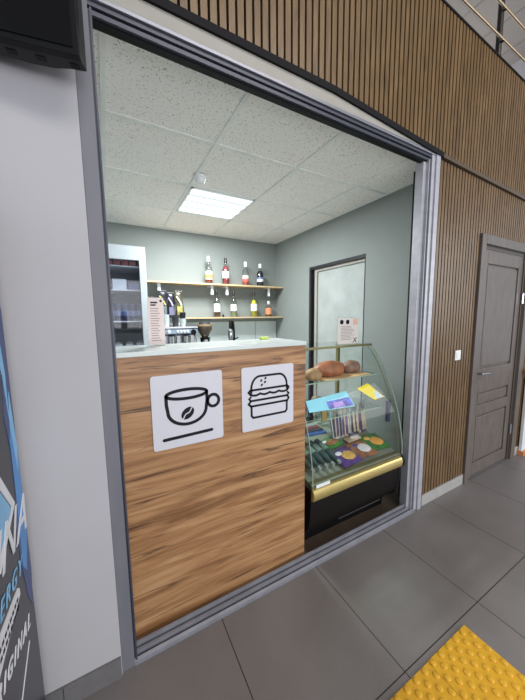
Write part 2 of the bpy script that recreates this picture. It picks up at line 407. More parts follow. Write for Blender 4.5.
# ---------- hall above
struct('floor_mezzanine', MB().box(-.9, 6.3, .3, 3.5, 3.3, 3.44), M_white)
hc = MB().box(-3, 6.28, -5, 6, 5.7, 5.8); struct('ceiling_hall', hc, M_hceil)
g = MB()
for k in range(-4, 11):
    xx = 4.70+.6*(k-8)+.0
    for dx in (0,):
        g.box(xx+2.4-.012, xx+2.4+.012, -5, 6, 5.696, 5.702)
for k in range(-4, 9): g.box(-3, 6.28, .62+.6*k-.012, .62+.6*k+.012, 5.695, 5.7025)
struct('trim_6', g, mat('hall_grid', (140, 137, 134), .6))
struct('wall_far_right', MB().box(6.28, 6.4, -5, 6, 3.44, 5.8), M_white)

# ---------- hall door
D = Thing('door_1', None, None, (3.1, 0, 0), kind='structure')
D.part('casing', MB().box(2.665, 2.735, -.035, .02, 0, 2.15).box(3.57, 3.655, -.035, .02, 0, 2.15).box(2.735, 3.57, -.035, .02, 2.075, 2.15), M_door, bevel=.003)
D.part('frame_rebate', MB().box(2.735, 2.75, -.012, .05, 0, 2.07).box(3.535, 3.57, -.012, .05, 0, 2.07).box(2.735, 3.57, -.005, .05, 2.045, 2.075), mat('dark_rebate', (74, 66, 60), .5))
def ring(mb, x0, x1, z0, z1, w, y0, y1):
    return mb.box(x0, x0+w, y0, y1, z0, z1).box(x1-w, x1, y0, y1, z0, z1).box(x0+w, x1-w, y0, y1, z0, z0+w).box(x0+w, x1-w, y0, y1, z1-w, z1)
leaf = MB().box(2.75, 3.535, .012, .045, .01, 2.045)
P3 = [(1.02, 1.93), (.68, .80), (.13, .585)]
zs = [.01]+[v for p in P3[::-1] for v in p]+[2.045]
for i in range(0, len(zs), 2): leaf.box(2.85, 3.45, -.004, .012, zs[i], zs[i+1])
leaf.box(2.75, 2.85, -.004, .012, .01, 2.045).box(3.45, 3.535, -.004, .012, .01, 2.045)
lf = D.part('leaf', leaf, M_door, bevel=.004)
for z0, z1 in P3:
    D.part('panel', MB().box(2.868, 3.432, .0, .014, z0+.018, z1-.018), M_door, parent=None, bevel=.006)
h = D.part('door_handle', MB().tube([(2.80, -.006, .985), (2.80, -.045, .985)], .010).tube([(2.795, -.045, .985), (2.84, -.05, .983), (2.925, -.048, .978)], .009).lathe([(.026, 0), (.026, .006)], (0, 0, 0), 20), M_chrome, smooth=True)
h.data.update()
D.part('keyhole_plate', MB().tube([(2.80, -.004, .905), (2.80, -.014, .905)], .022, 20).tube([(2.80, -.014, .905), (2.80, -.022, .905)], .009, 12), M_chrome, smooth=True)
D.part('hinge', MB().tube([(3.545, -.018, 1.60), (3.545, -.018, 1.70)], .009), M_chrome)
D.part('hinge', MB().tube([(3.545, -.018, .28), (3.545, -.018, .38)], .009), M_steel)

# ================================================================== HALL THINGS
# light switch
sw = Thing('light_switch', 'small white wall switch on the brown slats left of the hall door', 'switch', (2.44, -.016, 1.175))
sw.part('plate', MB().box(2.40, 2.48, -.024, -.016, 1.135, 1.215), M_white_p, bevel=.003)
sw.part('rocker', MB().box(2.415, 2.465, -.028, -.024, 1.15, 1.20), M_white_p, bevel=.002)

# railing on the mezzanine
RM = mat('dark_steel_post', (72, 70, 68), .3, metal=.8)
RB = mat('bronze_rail', (186, 164, 136), .38, metal=.7)
ra = Thing('railing', 'steel railing with round post and thin rails above the slatted fascia', 'railing', (2.8, .02, 3.449))
ra.part('post', MB().tube([(2.80, .02, 3.44), (2.80, .02, 4.5)], .02, 16).tube([(2.80, .02, 3.448), (2.80, .02, 3.456)], .04, 16), RM, smooth=True)
for z in (3.60, 3.815, 4.03, 4.245):
    ra.part('rail', MB().tube([(.9, -.012, z), (5.0, -.012, z)], .008, 10), RB, smooth=True)
    ra.part('clamp', MB().tube([(2.80, .02, z), (2.80, -.016, z)], .011, 10), RM, smooth=True)
ra.part('handrail', MB().tube([(.9, .02, 4.5), (5.0, .02, 4.5)], .022, 14), RM, smooth=True)
for x in (.9, 5.0): ra.part('post', MB().tube([(x, .02, zt(x)-.005), (x, .02, 4.5)], .02, 16), RM, smooth=True)

# tactile tiles
def tactile(name, x0, y1, label):
    s = .298; T = Thing(name, None, None, (x0+s/2, y1-s/2, 0))
    mb = MB().box(x0, x0+s, y1-s, y1, .0, .006)
    n = 10
    for i in range(n):
        for j in range(n):
            if (i+j) % 2: continue
            cx, cy = x0+s*(i+.5)/n, y1-s*(j+.5)/n
            mb.lathe([(.0135, 0), (.0130, .003), (.0105, .0055), (.006, .0065)], (cx, cy, .006), 14)
    o = mb.build(name, M_yellow, None, off=(x0+s/2, y1-s/2, 0), smooth=True); bpy.data.objects.remove(T.e)
    o.location = (x0+s/2, y1-s/2, 0); tag(o, label, 'floor tile', 'yellow tactile tiles'); return o
tactile('tactile_tile', 1.10, -.645, 'yellow studded tactile tile whose corner points toward the slatted wall')
tactile('tactile_tile', .80, -.647, 'yellow studded tactile tile cut by the bottom edge, left of the other')

# short wooden handrail and white board past the door
hr = Thing('handrail_stub', 'short beige rail end on the slatted wall right of the door', 'rail', (3.86, -.02, .88))
hr.part('rail_end', MB().tube([(3.70, -.075, .90), (4.3, -.075, .90)], .028, 14), mat('beige_wood', (190, 160, 128), .5), smooth=True)
hr.part('bracket', MB().tube([(3.95, -.016, .90), (3.95, -.07, .90)], .012), M_steel, smooth=True)
wb = Thing('display_board', 'white standing board with an orange foot at the right edge beyond the door', 'board', (4.0, -.05, 0))
wb.part('panel', MB().box(3.765, 4.3, -.055, -.028, .045, .84), M_white_p, bevel=.003)
wb.part('foot', MB().box(3.755, 4.3, -.075, -.024, 0, .045), mat('orange_wood', (200, 132, 84), .5), label='orange foot strip')

# television
tv = Thing('television', 'large black wall screen hanging above the white wall at top left', 'television', (-.6, -.04, 2.25))
def tvy(x): return -.18-(x+.043)*.14*-1
ang = math.atan2(.034, .182)
# housing: plan outline seen from below
front = [(-.043, -.186), (-1.18, .02)]
front = [(-1.12, -.066), (-.043, -.186)]
F0 = Vector((-.043, -.186)); dirv = Vector((-1, .187)).normalized(); nrm = Vector((-dirv.y, dirv.x))  # nrm points toward the wall
if nrm.y < 0: nrm = -nrm
def tp(a, b): v = F0+dirv*a+nrm*b; return (v.x, v.y)
tv.part('housing', MB().prism([tp(0, 0), tp(.85, 0), tp(.85, .03), tp(.2, .06), tp(.14, .066), tp(.08, .064), tp(.035, .052), tp(.0, .05), tp(-.008, .048)], 2.25, 2.87, 'z'), M_greyd)
tv.part('bezel', MB().prism([tp(-.004, -.012), tp(.86, -.012), tp(.86, .012), tp(-.004, .012)], 2.245, 2.88, 'z'), M_black, bevel=.002)
tv.part('screen', MB().prism([tp(.012, -.015), tp(.845, -.015), tp(.845, -.011), tp(.012, -.011)], 2.262, 2.865, 'z'), M_blackg)
for a in (.0, .085, .155):
    v = tv.part('vent', MB().prism([tp(a+.008, .028), tp(a+.032, .028), tp(a+.032, .045), tp(a+.008, .045)], 2.2485, 2.2505, 'z'), M_black)
tv.part('wall_bracket', MB().box(-.45, -.30, -.09, -.04, 2.4, 2.7), M_greyd)

# energy drink totem
M_tot = mat('black_glossy_board', (44, 42, 48), .35, var=.15, scale=20)
M_blue = mat('print_blue', (72, 140, 205), .4, var=.08, scale=10)
M_lblue = mat('print_light_blue', (128, 186, 226), .4, var=.06)
M_dblue = mat('print_dark_blue', (52, 70, 120), .4, var=.1, scale=10)
M_pw = mat('print_white', (226, 228, 232), .4, var=.02)
to = Thing('drinks_cooler', 'tall black and blue energy drink cooler at the left edge', 'cooler', (-.58, -.4, 0))
to.part('cabinet', MB().box(-.86, -.30, -.75, -.10, .03, 1.86), M_tot, bevel=.012)
to.part('foot', MB().box(-.84, -.32, -.73, -.12, 0, .03), M_black)
to.part('door', MB().box(-.855, -.305, -.79, -.755, .05, 1.84), M_black, bevel=.004)
def side(pts, m, name, lift=.0006):               # print on the +x side, given as (y, z)
    return to.part(name, MB().prism(pts, -.3, -.2995+lift, 'x'), m)
side([(-.104, 1.52), (-.104, .66), (-.13, .56), (-.165, .62), (-.19, .76), (-.20, .88), (-.17, .965), (-.165, 1.10), (-.19, 1.22), (-.165, 1.34), (-.16, 1.45), (-.12, 1.6)], M_dblue, 'blue_band')
side([(-.106, 1.10), (-.108, .80), (-.15, .70), (-.18, .74), (-.165, .97), (-.165, 1.14), (-.13, 1.22)], M_blue, 'blue_flash', .0010)
side([(-.185, 1.5), (-.165, 1.5), (-.14, 1.34), (-.15, 1.20), (-.165, 1.34)], M_lblue, 'pale_streak', .0014)
side([(-.128, 1.28), (-.106, 1.10), (-.125, 1.02), (-.15, 1.18)], M_lblue, 'pale_streak', .0014)
side([(-.34, 1.17), (-.187, .955), (-.35, .86), (-.35, .895), (-.215, .958), (-.34, 1.12)], M_pw, 'white_chevron', .0016)
side([(-.34, 1.11), (-.222, .958), (-.34, .90)], M_lblue, 'blue_triangle', .0012)
side([(-.45, .745), (-.25, .728), (-.235, .712), (-.235, .695), (-.45, .655)], M_pw, 'white_pill', .0016)
side([(-.205, .50), (-.20, .50), (-.33, .43), (-.335, .43)], M_pw, 'white_line', .0016)
lines = MB()
for zz in (.705, .682):
    for i in range(9): lines.prism([(-.44+.021*i, zz-.001*i), (-.426+.021*i, zz-.001*i), (-.426+.021*i, zz+.010-.001*i), (-.44+.021*i, zz+.010-.001*i)], -.2995, -.2974, 'x')
to.part('small_print', lines, M_ink)
def side_m(y, z, slope): # text x -> +y, text y -> +z, on the +x face
    b = Matrix(((0, 0, 1, -.2982), (1, 0, 0, y), (0, 1, 0, z), (0, 0, 0, 1)))
    return b @ Matrix.Rotation(math.atan(slope), 4, 'Z')
text_mesh('lettering', 'INA', .165, M_pw, side_m(-.107, .822, -.1), to.e, shear=.45, align='RIGHT', space=1.1, bold=.001, off=(-.58, -.4, 0))
text_mesh('lettering', 'ENERGY', .066, M_lblue, side_m(-.20, .737, -.12), to.e, shear=.4, align='RIGHT', space=1.35, off=(-.58, -.4, 0))
text_mesh('lettering', 'ORIGINAL', .056, M_pw, side_m(-.185, .535, -.28), to.e, shear=.3, space=1.5, align='RIGHT', bold=.0015, off=(-.58, -.4, 0))

# ================================================================== KIOSK FRONT
CY = .05
co = Thing('bar_counter', 'wood-fronted serving counter with a pale worktop behind the opening', 'counter', (.48, .2, 0))
co.part('front_panel', MB().box(.0, .963, CY, CY+.018, .0, 1.337), M_counter)
co.part('end_panel', MB().box(.945, .962, CY+.018, .34, 0, 1.337), M_counter)
co.part('worktop', MB().box(-.05, .966, CY-.006, .36, 1.337, 1.358), M_worktop, bevel=.002)
co.part('carcass', MB().box(-.04, .94, CY+.02, .33, .0, 1.335), M_white_p)

def sign(name, label, x0, x1, z0, z1):
    T = Thing(name, label, 'sign', ((x0+x1)/2, CY, z0), 'white pictogram boards on the counter')
    r = .012; poly = []
    for cx, cz, a0 in ((x1-r, z1-r, 0), (x0+r, z1-r, 90), (x0+r, z0+r, 180), (x1-r, z0+r, 270)):
        for k in range(5): t = rad(a0+22.5*k); poly.append((cx+r*math.cos(t), cz+r*math.sin(t)))
    T.part('board', MB().prism(poly, CY-.005, CY-.0005, 'y'), M_sign)
    return T
y0, y1 = CY-.0064, CY-.0048
s1 = sign('coffee_sign', 'white square board with a coffee cup drawing on the wooden counter', .124, .452, .905, 1.246)
def U(u, v, o=(.124, .905), w=(.328, .341)): return (o[0]+u*w[0], o[1]+v*w[1])
# cup in board fractions (u right, v up)
rim = [U(.475+.285*math.cos(2*PI*k/28), .72+.062*math.sin(2*PI*k/28)) for k in range(28)]
cup = MB().stroke(rim, .0145, y0, y1, True)
bowl = [U(.19, .72), U(.19, .60), U(.205, .50)] + [U(.475-.27*math.cos(rad(a)), .50-.17*math.sin(rad(a))-.03*math.sin(rad(a))) for a in range(10, 180, 10)] + [U(.745, .50), U(.76, .60), U(.76, .72)]
cup.stroke(bowl, .0145, y0, y1)
s1.part('cup_drawing', cup, M_ink)
s1.part('cup_handle_drawing', MB().stroke([U(.855+.085*math.cos(2*PI*k/20), .575+.085*math.sin(2*PI*k/20)) for k in range(20)], .0145, y0, y1, True), M_ink)
bean = MB(); c = U(.475, .45)
bp_ = []
for k in range(24):
    a = 2*PI*k/24; ex, ez = .034*math.cos(a), .024*math.sin(a); t = rad(42)
    bp_.append((c[0]+ex*math.cos(t)-ez*math.sin(t), c[1]+ex*math.sin(t)+ez*math.cos(t)))
bean.prism(bp_, y0, y1, 'y'); s1.part('bean_drawing', bean, M_ink)
s1.part('bean_crease', MB().stroke([(c[0]-.022, c[1]-.024), (c[0]-.010, c[1]-.004), (c[0]+.008, c[1]+.004), (c[0]+.020, c[1]+.024)], .005, y0-.0006, y0), M_sign)
s1.part('underline_drawing', MB().stroke([U(.14, .13), U(.82, .15)], .0145, y0, y1), M_ink)

s2 = sign('burger_sign', 'white square board with a burger drawing on the wooden counter', .556, .875, .902, 1.242)
def V(u, v): return U(u, v, (.556, .902), (.319, .340))
bt = [V(.17, .60), V(.17, .66)] + [V(.33-.16*math.cos(rad(a)), .66+.19*math.sin(rad(a))) for a in range(15, 91, 15)] + [V(.70+.16*math.sin(rad(a)), .66+.19*math.cos(rad(a))) for a in range(0, 91, 15)] + [V(.86, .60)]
s2.part('bun_top_drawing', MB().stroke(bt, .0112, y0, y1), M_ink)
lt = MB(); lp = []
for k in range(41):
    u = .15+.73*k/40; lp.append(V(u, .575-.022*abs(math.sin(PI*4*(u-.15)/.73))))
lt.stroke(lp, .0112, y0, y1).stroke([V(.15, .58), V(.12, .61), V(.15, .64), V(.87, .64), V(.90, .61), V(.88, .58)], .0112, y0, y1)
s2.part('lettuce_drawing', lt, M_ink)
s2.part('patty_drawing', MB().stroke([V(.16, .39), V(.12, .43), V(.16, .475), V(.87, .475), V(.90, .43), V(.87, .39), V(.16, .39)], .0112, y0, y1).stroke([V(.16, .475), V(.13, .51), V(.16, .535)], .010, y0, y1).stroke([V(.87, .475), V(.90, .51), V(.87, .535)], .010, y0, y1), M_ink)
s2.part('bun_bottom_drawing', MB().stroke([V(.17, .39), V(.17, .24), V(.20, .205), V(.83, .205), V(.86, .24), V(.86, .39)], .0112, y0, y1), M_ink)
sd = MB()
for u, v in ((.35, .77), (.43, .80), (.42, .74), (.36, .70)): sd.stroke([V(u, v), V(u+.012, v+.012)], .010, y0, y1)
s2.part('seed_drawing', sd, M_ink)

# menu stand on the counter
M_paper = mat('pinkish_paper', (216, 200, 196), .5, var=.03)
M_txt = mat('grey_print', (120, 100, 104), .6)
mn = Thing('menu_stand', 'tall narrow menu card in a clear stand on the counter worktop', 'menu', (.2, .3, 1.358))
mn.part('card', MB().box(.160, .238, .292, .2945, 1.362, 1.60), M_paper)
mn.part('holder', MB().box(.157, .241, .2955, .298, 1.36, 1.605).box(.150, .248, .26, .32, 1.358, 1.361), M_glass)
ln = MB()
for i in range(14): ln.box(.172, .172+random.uniform(.035, .052), .2912, .292, 1.545-.0125*i, 1.548-.0125*i)
mn.part('text_lines', ln, M_txt)
mn.part('heading', MB().box(.175, .208, .2912, .292, 1.572, 1.580).box(.175, .20, .2912, .292, 1.560, 1.567), M_ink)
mn.part('symbol', MB().tube([(.225, .292, 1.584), (.225, .291, 1.584)], .006, 12), M_ink)
sp = MB().box(.985-.28, .985-.235, .315, .345, 1.358, 1.376); 
sp = MB().box(1.0-.19, 1.0-.14, .29, .325, 1.358, 1.374).build('sponge', mat('lime_sponge', (196, 214, 110), .9, var=.1, scale=60), bevel=.003, off=(.835, .31, 1.358)); sp.location = (.835, .31, 1.358)
tag(sp, 'small lime green sponge at the back edge of the counter worktop', 'sponge')
ln = MB().box(.10, .20, .17, .20, 1.358, 1.3592).build('paper_slip', mat('grey_paper', (196, 204, 208), .6), off=(.15, .185, 1.358)); ln.location = (.15, .185, 1.358)
bpy.data.objects.remove(ln)

# ================================================================== DISPLAY CASE
XL, XR = 1.0, 1.84
prof = [(.345, 1.268), (.30, 1.235), (.262, 1.19), (.225, 1.135), (.19, 1.078), (.155, 1.005), (.122, .935), (.095, .868), (.072, .800), (.052, .725), (.037, .655), (.026, .59), (.021, .53), (.020, .475)]
dc = Thing('display_case', 'curved glass pastry display case with gold bumper right of the counter', 'display case', (1.42, .35, 0))
inner = [(y+.004, z-.002) for y, z in prof]
cg = MB()
for (ya, za), (yb, zb2), (yc, zc), (yd, zd) in zip(prof, prof[1:], inner, inner[1:]): pass
cg.prism(prof+inner[::-1], XL+.006, XR-.004, 'x') if False else None
v0 = [cg.bm.verts.new((XL+.004, y, z)) for y, z in prof]; v1 = [cg.bm.verts.new((XR-.004, y, z)) for y, z in prof]
for i in range(len(prof)-1): cg.bm.faces.new((v0[i], v0[i+1], v1[i+1], v1[i]))
dc.part('curved_front_glass', cg, M_glass, smooth=True)
for xx in (XL, XR):
    dc.part('side_glass', MB().prism(prof+[(.66, .475), (.66, 1.268)], xx-.003, xx+.003, 'x'), M_glass)
    dc.part('glass_edge', MB().tube([(xx, y-.001, z) for y, z in prof], .0035, 6), M_gedge, smooth=True)
dc.part('glass_edge', MB().tube([(XR-.028, y+.012, z-.004) for y, z in prof], .0025, 6), M_olive, smooth=True)
dc.part('top_glass', MB().box(XL-.005, XR+.005, .335, .68, 1.266, 1.274), M_glass)
dc.part('top_edge', MB().box(XL-.005, XR+.005, .325, .345, 1.262, 1.278), M_olive, bevel=.002)
for (x, y) in ((XL+.02, .65), (XR-.05, .65)):
    dc.part('post', MB().box(x-.014, x+.014, y-.014, y+.014, .46, 1.266), M_olive, bevel=.002)
M_shelfg = glassmat('shelf_glass', (.88, .94, .91), .015, mul=.35)
dc.part('glass_shelf', MB().box(XL+.01, XR-.03, .235, .62, 1.044, 1.050), M_shelfg)
dc.part('shelf_edge', MB().box(XL+.01, XR-.03, .231, .235, 1.043, 1.051), M_gedge)
dc.part('glass_shelf', MB().box(XL+.01, XR-.03, .17, .62, .800, .806), M_shelfg)
dc.part('shelf_edge', MB().box(XL+.01, XR-.03, .166, .17, .799, .807), M_gedge)
M_deck = mat('grey_steel_deck', (150, 154, 140), .4, metal=.3, var=.05)
dc.part('deck', MB().prism([(.03, .44), (.64, .44), (.64, .60), (.40, .58), (.30, .53), (.06, .475), (.03, .475)], XL+.005, XR-.005, 'x'), M_deck)
dc.part('front_sill', MB().prism([(.026, .44), (.062, .44), (.062, .485), (.026, .468)], XL, XR, 'x'), mat('olive_sill', (100, 94, 66), .4, metal=.3))
dc.part('rear_panel', MB().box(XL, XR, .66, .68, .0, .62), M_body)
body = [(.035, .44), (.66, .44), (.66, .10), (.115, .10), (.085, .13), (.058, .18), (.042, .25), (.036, .34)]
dc.part('lower_body', MB().prism(body, XL, XR, 'x'), M_body, smooth=True)
dc.part('end_cap', MB().prism([(y-.004, z) for y, z in body[3:]]+[(.031, .47), (.66, .47), (.66, .10)], XR, XR+.018, 'x'), mat('black_end_cap', (26, 24, 26), .3))
dc.part('kick_plate', MB().box(XL+.02, XR-.02, .16, .62, .0, .10), M_black)
dc.part('silver_strip', MB().box(XL+.3, XR-.12, .10, .104, .098, .104), M_steel)
bumper = [(.032, .375), (.032, .455), (.014, .450), (.005, .435), (.002, .415), (.005, .395), (.014, .380)]
dc.part('bumper', MB().prism(bumper, XL, XR-.005, 'x'), M_gold, smooth=True)
dc.part('bumper_end', MB().prism([(y-.003, z) for y, z in bumper], XR-.005, XR+.014, 'x'), M_black)
dc.part('price_strip', MB().box(1.03, 1.14, .0205, .0245, .455, .475), M_white_p)
dc.part('clamp', MB().box(XR-.05, XR-.02, .115, .135, .70, .86), mat('blue_black_clamp', (54, 58, 84), .4))

# notice on the case
nt_ = Thing('notice_stand', 'clear stand with a printed notice on top of the display case', 'notice', (1.63, .42, 1.274))
nt_.part('sheet', MB().box(1.545, 1.765, .40, .402, 1.278, 1.482), mat('notice_paper', (216, 210, 206), .5, var=.02))
nt_.part('holder', MB().box(1.54, 1.77, .4025, .405, 1.274, 1.487).box(1.54, 1.77, .37, .44, 1.274, 1.276), M_glass)
for cx in (1.582, 1.645): nt_.part('round_emblem', MB().tube([(cx, .400, 1.452), (cx, .398, 1.452)], .018, 20), M_ink)
ln = MB()
for i in range(10): ln.box(1.575, 1.575+random.uniform(.10, .15), .3992, .4, 1.415-.0115*i, 1.418-.0115*i)
nt_.part('text_lines', ln, M_txt)
nt_.part('cross_mark', MB().stroke([(1.71, 1.288), (1.745, 1.325)], .006, .3985, .4).stroke([(1.745, 1.288), (1.72, 1.318)], .006, .3985, .4), M_ink)
nt_.part('orange_patch', MB().box(1.705, 1.755, .3992, .4, 1.43, 1.475), mat('salmon_print', (222, 176, 158), .5))

# bread on the top shelf
M_crust = mat('brown_crust', (150, 92, 62), .5, var=.35, scale=14, bump=.4)
M_crust2 = mat('tan_crust', (158, 124, 88), .6, var=.3, scale=22, bump=.4)
M_wrap = glassmat('cling_wrap', (.95, .93, .93), .10, .12)
def bread(name, label, c, r, m, seed, noise=.06, rot=0):
    o = MB().blob((0, 0, r[2]*.6), *r, noise=noise, seed=seed, flat=.6, rot=rot).build(name, m, smooth=True); o.location = c
    return tag(o, label, 'bread', 'baked goods on the top glass shelf')
bread('bread_loaf', 'large glossy brown loaf in the middle of the top glass shelf', (1.43, .36, 1.056), (.15, .075, .07), M_crust, 3, .05, .05)
bread('bread_bun', 'round seeded tan bun at the left end of the top glass shelf', (1.22, .30, 1.056), (.07, .05, .052), M_crust2, 5)
bread('pastry', 'small wrapped brown pastry right of the large loaf', (1.66, .37, 1.056), (.085, .06, .058), mat('dull_crust', (128, 96, 80), .5, var=.35, scale=18, bump=.4), 8)
pp = MB().box(1.26, 1.74, .24, .50, 1.051, 1.0545).build('baking_paper', mat('baking_paper', (196, 160, 116), .7, var=.15, scale=20, bump=.3), off=(1.5, .37, 1.051)); pp.location = (1.5, .37, 1.051)
tag(pp, 'sheet of tan baking paper under the bread on the top glass shelf', 'paper')
# second shelf
for i, (x, y, r, m, lab) in enumerate(((1.20, .42, (.075, .06, .05), mat('purple_grey_wrap', (106, 98, 116), .4, var=.3, scale=20), 'purple-grey wrapped bun on the middle shelf, far left'),
                                       (1.40, .46, (.055, .05, .045), mat('wrap_brown', (140, 116, 100), .4, var=.35, scale=24), 'brown wrapped bun on the middle shelf behind the blue card'))):
    o = MB().blob((0, 0, r[2]*.6), *r, noise=.06, seed=20+i, flat=.6).build('wrapped_bun', m, smooth=True); o.location = (x, y, .806); tag(o, lab, 'bread', 'wrapped buns on the middle shelf')

def quad_card(mb, P, th=.002):                    # a thin sheet through four corners
    a, b, c, d = [Vector(p) for p in P]; n = (b-a).cross(d-a).normalized()*th
    v = [mb.bm.verts.new(p) for p in (a, b, c, d)]+[mb.bm.verts.new(p+n) for p in (a, b, c, d)]
    for f in ((0, 1, 2, 3), (7, 6, 5, 4), (0, 4, 5, 1), (1, 5, 6, 2), (2, 6, 7, 3), (3, 7, 4, 0)): mb.bm.faces.new([v[i] for i in f])
    return mb
def lerp3(P, u, v):
    a, b, c, d = [Vector(p) for p in P]; return (a*(1-u)+b*u)*(1-v)+(d*(1-u)+c*u)*v
def sub_card(P, u0, u1, v0, v1, lift):
    q = [lerp3(P, u0, v0), lerp3(P, u1, v0), lerp3(P, u1, v1), lerp3(P, u0, v1)]
    a, b, c, d = [Vector(p) for p in P]; n = (b-a).cross(d-a).normalized()*lift
    return [p+n for p in q]
cb = [(1.085, .165, .880), (1.485, .155, .862), (1.455, .215, .962), (1.085, .205, .945)]
bc = Thing('blue_price_card', 'long pale blue price card leaning on the middle shelf front', 'price card', (1.28, .18, .806))
bc.part('card', quad_card(MB(), cb), mat('cyan_card', (150, 220, 240), .35, var=.06))
bc.part('picture', quad_card(MB(), sub_card(cb, .42, .98, .05, .6, .0025)[::1], .0006) , mat('violet_picture', (96, 104, 206), .4, var=.6, scale=18))
bc.part('picture', quad_card(MB(), sub_card(cb, .55, .78, .08, .45, .0034), .0006), mat('pink_picture', (176, 140, 214), .4, var=.3, scale=30))
bc.part('easel', MB().tube([(1.28, .20, .90), (1.28, .26, .806)], .003, 6), M_steel)
bc.part('clip', MB().box(1.18, 1.22, .150, .160, .806, .875), mat('gold_clip', (150, 128, 70), .4), bevel=.002)
cy = [(1.66, .175, .885), (1.80, .175, .885), (1.72, .24, .985), (1.57, .24, .975)]
cy = [(1.585, .235, .958), (1.705, .165, .868), (1.815, .165, .875), (1.70, .235, .985)]
yc = Thing('yellow_price_card', 'yellow price card with a white picture on the middle shelf', 'price card', (1.70, .2, .806))
yc.part('card', quad_card(MB(), cy), mat('yellow_card', (246, 222, 40), .35, var=.04))
yc.part('picture', quad_card(MB(), sub_card(cy, .50, .95, .30, .92, .0026), .0006), mat('white_blue_picture', (206, 222, 232), .4, var=.18, scale=40))
yc.part('text_line', quad_card(MB(), sub_card(cy, .97, .998, .1, .95, .0026), .0006), M_txt)
yc.part('easel', MB().tube([(1.70, .215, .92), (1.70, .28, .806)], .003, 6), M_steel)

# sticks standing in the case
M_stick = mat('cream_wrapper', (196, 178, 152), .4, var=.25, scale=30)
M_stickp = mat('purple_wrapper', (92, 74, 122), .35, var=.35, scale=26)
M_stickd = mat('dark_wrapper', (68, 60, 66), .35, var=.4, scale=30)
M_silver = mat('silver_wrapper', (176, 180, 190), .25, metal=.5, var=.25, scale=24)
def stick(m1, m2):
    e = bpy.data.objects.new('snack_stick', None); COL.objects.link(e)
    MB().box(-.015, .015, -.009, .009, 0, .225).build('wrapper', m1, e, bevel=.004)
    MB().box(-.006, .0155, -.0098, -.009, .02, .19).build('stripe', m2, e)
    mb = MB().box(-.014, .014, -.002, .002, .225, .24); mb.build('crimped_end', m1, e)
    return e
protos = [stick(M_stick, M_stickp), stick(M_silver, M_stickd), stick(M_stickp, M_stick), stick(M_stickd, M_stick)]
order = [1, 0, 1, 0, 0, 2, 1, 2, 3, 0, 3, 2]
names = ['silver', 'cream', 'silver', 'cream', 'cream', 'purple', 'silver', 'purple', 'dark', 'cream', 'dark', 'purple']
ords = ['first', 'second', 'third', 'fourth', 'fifth', 'sixth', 'seventh', 'eighth', 'ninth', 'tenth', 'eleventh', 'twelfth']
used = set()
for i, k in enumerate(order):
    o = protos[k] if k not in used else copy_tree(protos[k]); used.add(k)
    o.location = (1.46+.0305*i, .325+.006*(i % 2), .550); o.rotation_euler = (rad(-10+(i*37 % 5)), rad((i*53 % 7)-3), 0)
    tag(o, f'{names[i]} wrapped snack bar standing upright in the display case, {ords[i]} from the left', 'snack bar', 'snack bars standing in the case')
# front snacks: bottles lying
M_pet = glassmat('dark_bottle_plastic', (.62, .68, .68), .14, .08)
M_drink = mat('dark_drink', (58, 74, 74), .25, var=.3, scale=20)
def small_bottle():
    e = bpy.data.objects.new('lying_bottle', None); COL.objects.link(e)
    rot = Matrix.Rotation(rad(90), 4, 'X') @ Matrix.Diagonal((1.25, 1.25, 1.3, 1))
    MB().lathe([(.012, 0), (.021, .006), (.021, .12), (.017, .14), (.009, .165), (.009, .175)], seg=16).build('bottle_body', M_drink, e, smooth=True, mtx=rot)
    MB().lathe([(.011, .172), (.011, .188)], seg=14).build('cap', mat('grey_cap', (130, 140, 140), .4), e, smooth=True, mtx=rot)
    MB().lathe([(.0215, .04), (.0215, .09)], seg=16).build('label', mat('pale_green_label', (112, 132, 124), .4, var=.4, scale=30), e, smooth=True, mtx=rot)
    return e
sb = small_bottle()
for i in range(5):
    o = sb if i == 0 else copy_tree(sb)
    o.location = (1.045+.056*i, .325, .585); o.rotation_euler = (rad(15), 0, rad(5))
    tag(o, f'small dark bottle lying in the front left of the case, {ords[i]} from the left', 'bottle', 'bottles lying in the display case')
# snack packs
def pack(name, label, cx, cy_, cz, w, d, m, m2, m3, rot=0, tilt=13, grp='snack packs lying in the case'):
    T = Thing(name, label, 'snack pack', (cx, cy_, cz), grp, rot, own=True)
    T.e.rotation_euler = (rad(tilt), 0, rot)
    b = MB(); nu, nv = 10, 8; top = {}; bot = {}
    for i in range(nu+1):
        for j in range(nv+1):
            u, v = i/nu, j/nv; h = .014*(math.sin(PI*u)**.5 if 0 < u < 1 else 0)*(math.sin(PI*v)**.5 if 0 < v < 1 else 0)
            h *= 1+.15*math.sin(9*u+5*v)
            top[i, j] = b.bm.verts.new(((u-.5)*w, (v-.5)*d, .008+h)); bot[i, j] = b.bm.verts.new(((u-.5)*w, (v-.5)*d, .006-h*.3))
    for i in range(nu):
        for j in range(nv):
            b.bm.faces.new((top[i, j], top[i+1, j], top[i+1, j+1], top[i, j+1])); b.bm.faces.new((bot[i, j], bot[i, j+1], bot[i+1, j+1], bot[i+1, j]))
    T.part('bag', b, m, smooth=True)
    T.part('picture', MB().blob((w*.08, -d*.05, .020), w*.30, d*.28, .005, sub=2), m2, smooth=True)
    T.part('logo', MB().blob((-w*.2, d*.2, .018), w*.16, d*.12, .006, sub=2), m3, smooth=True)
    return T
M_pg = mat('green_bag', (58, 112, 52), .35, var=.4, scale=25)
M_pp = mat('purple_bag', (84, 58, 120), .35, var=.4, scale=28)
M_pb = mat('brown_bag', (140, 96, 66), .35, var=.5, scale=30)
M_cookie = mat('cookie_print', (206, 160, 84), .5, var=.3, scale=50)
M_wlogo = mat('white_logo', (216, 210, 214), .4, var=.2, scale=50)
pack('snack_pack', 'purple and brown snack pack nearest the gold bumper in the case', 1.395, .145, .508, .20, .165, M_pp, M_cookie, M_wlogo, .1)
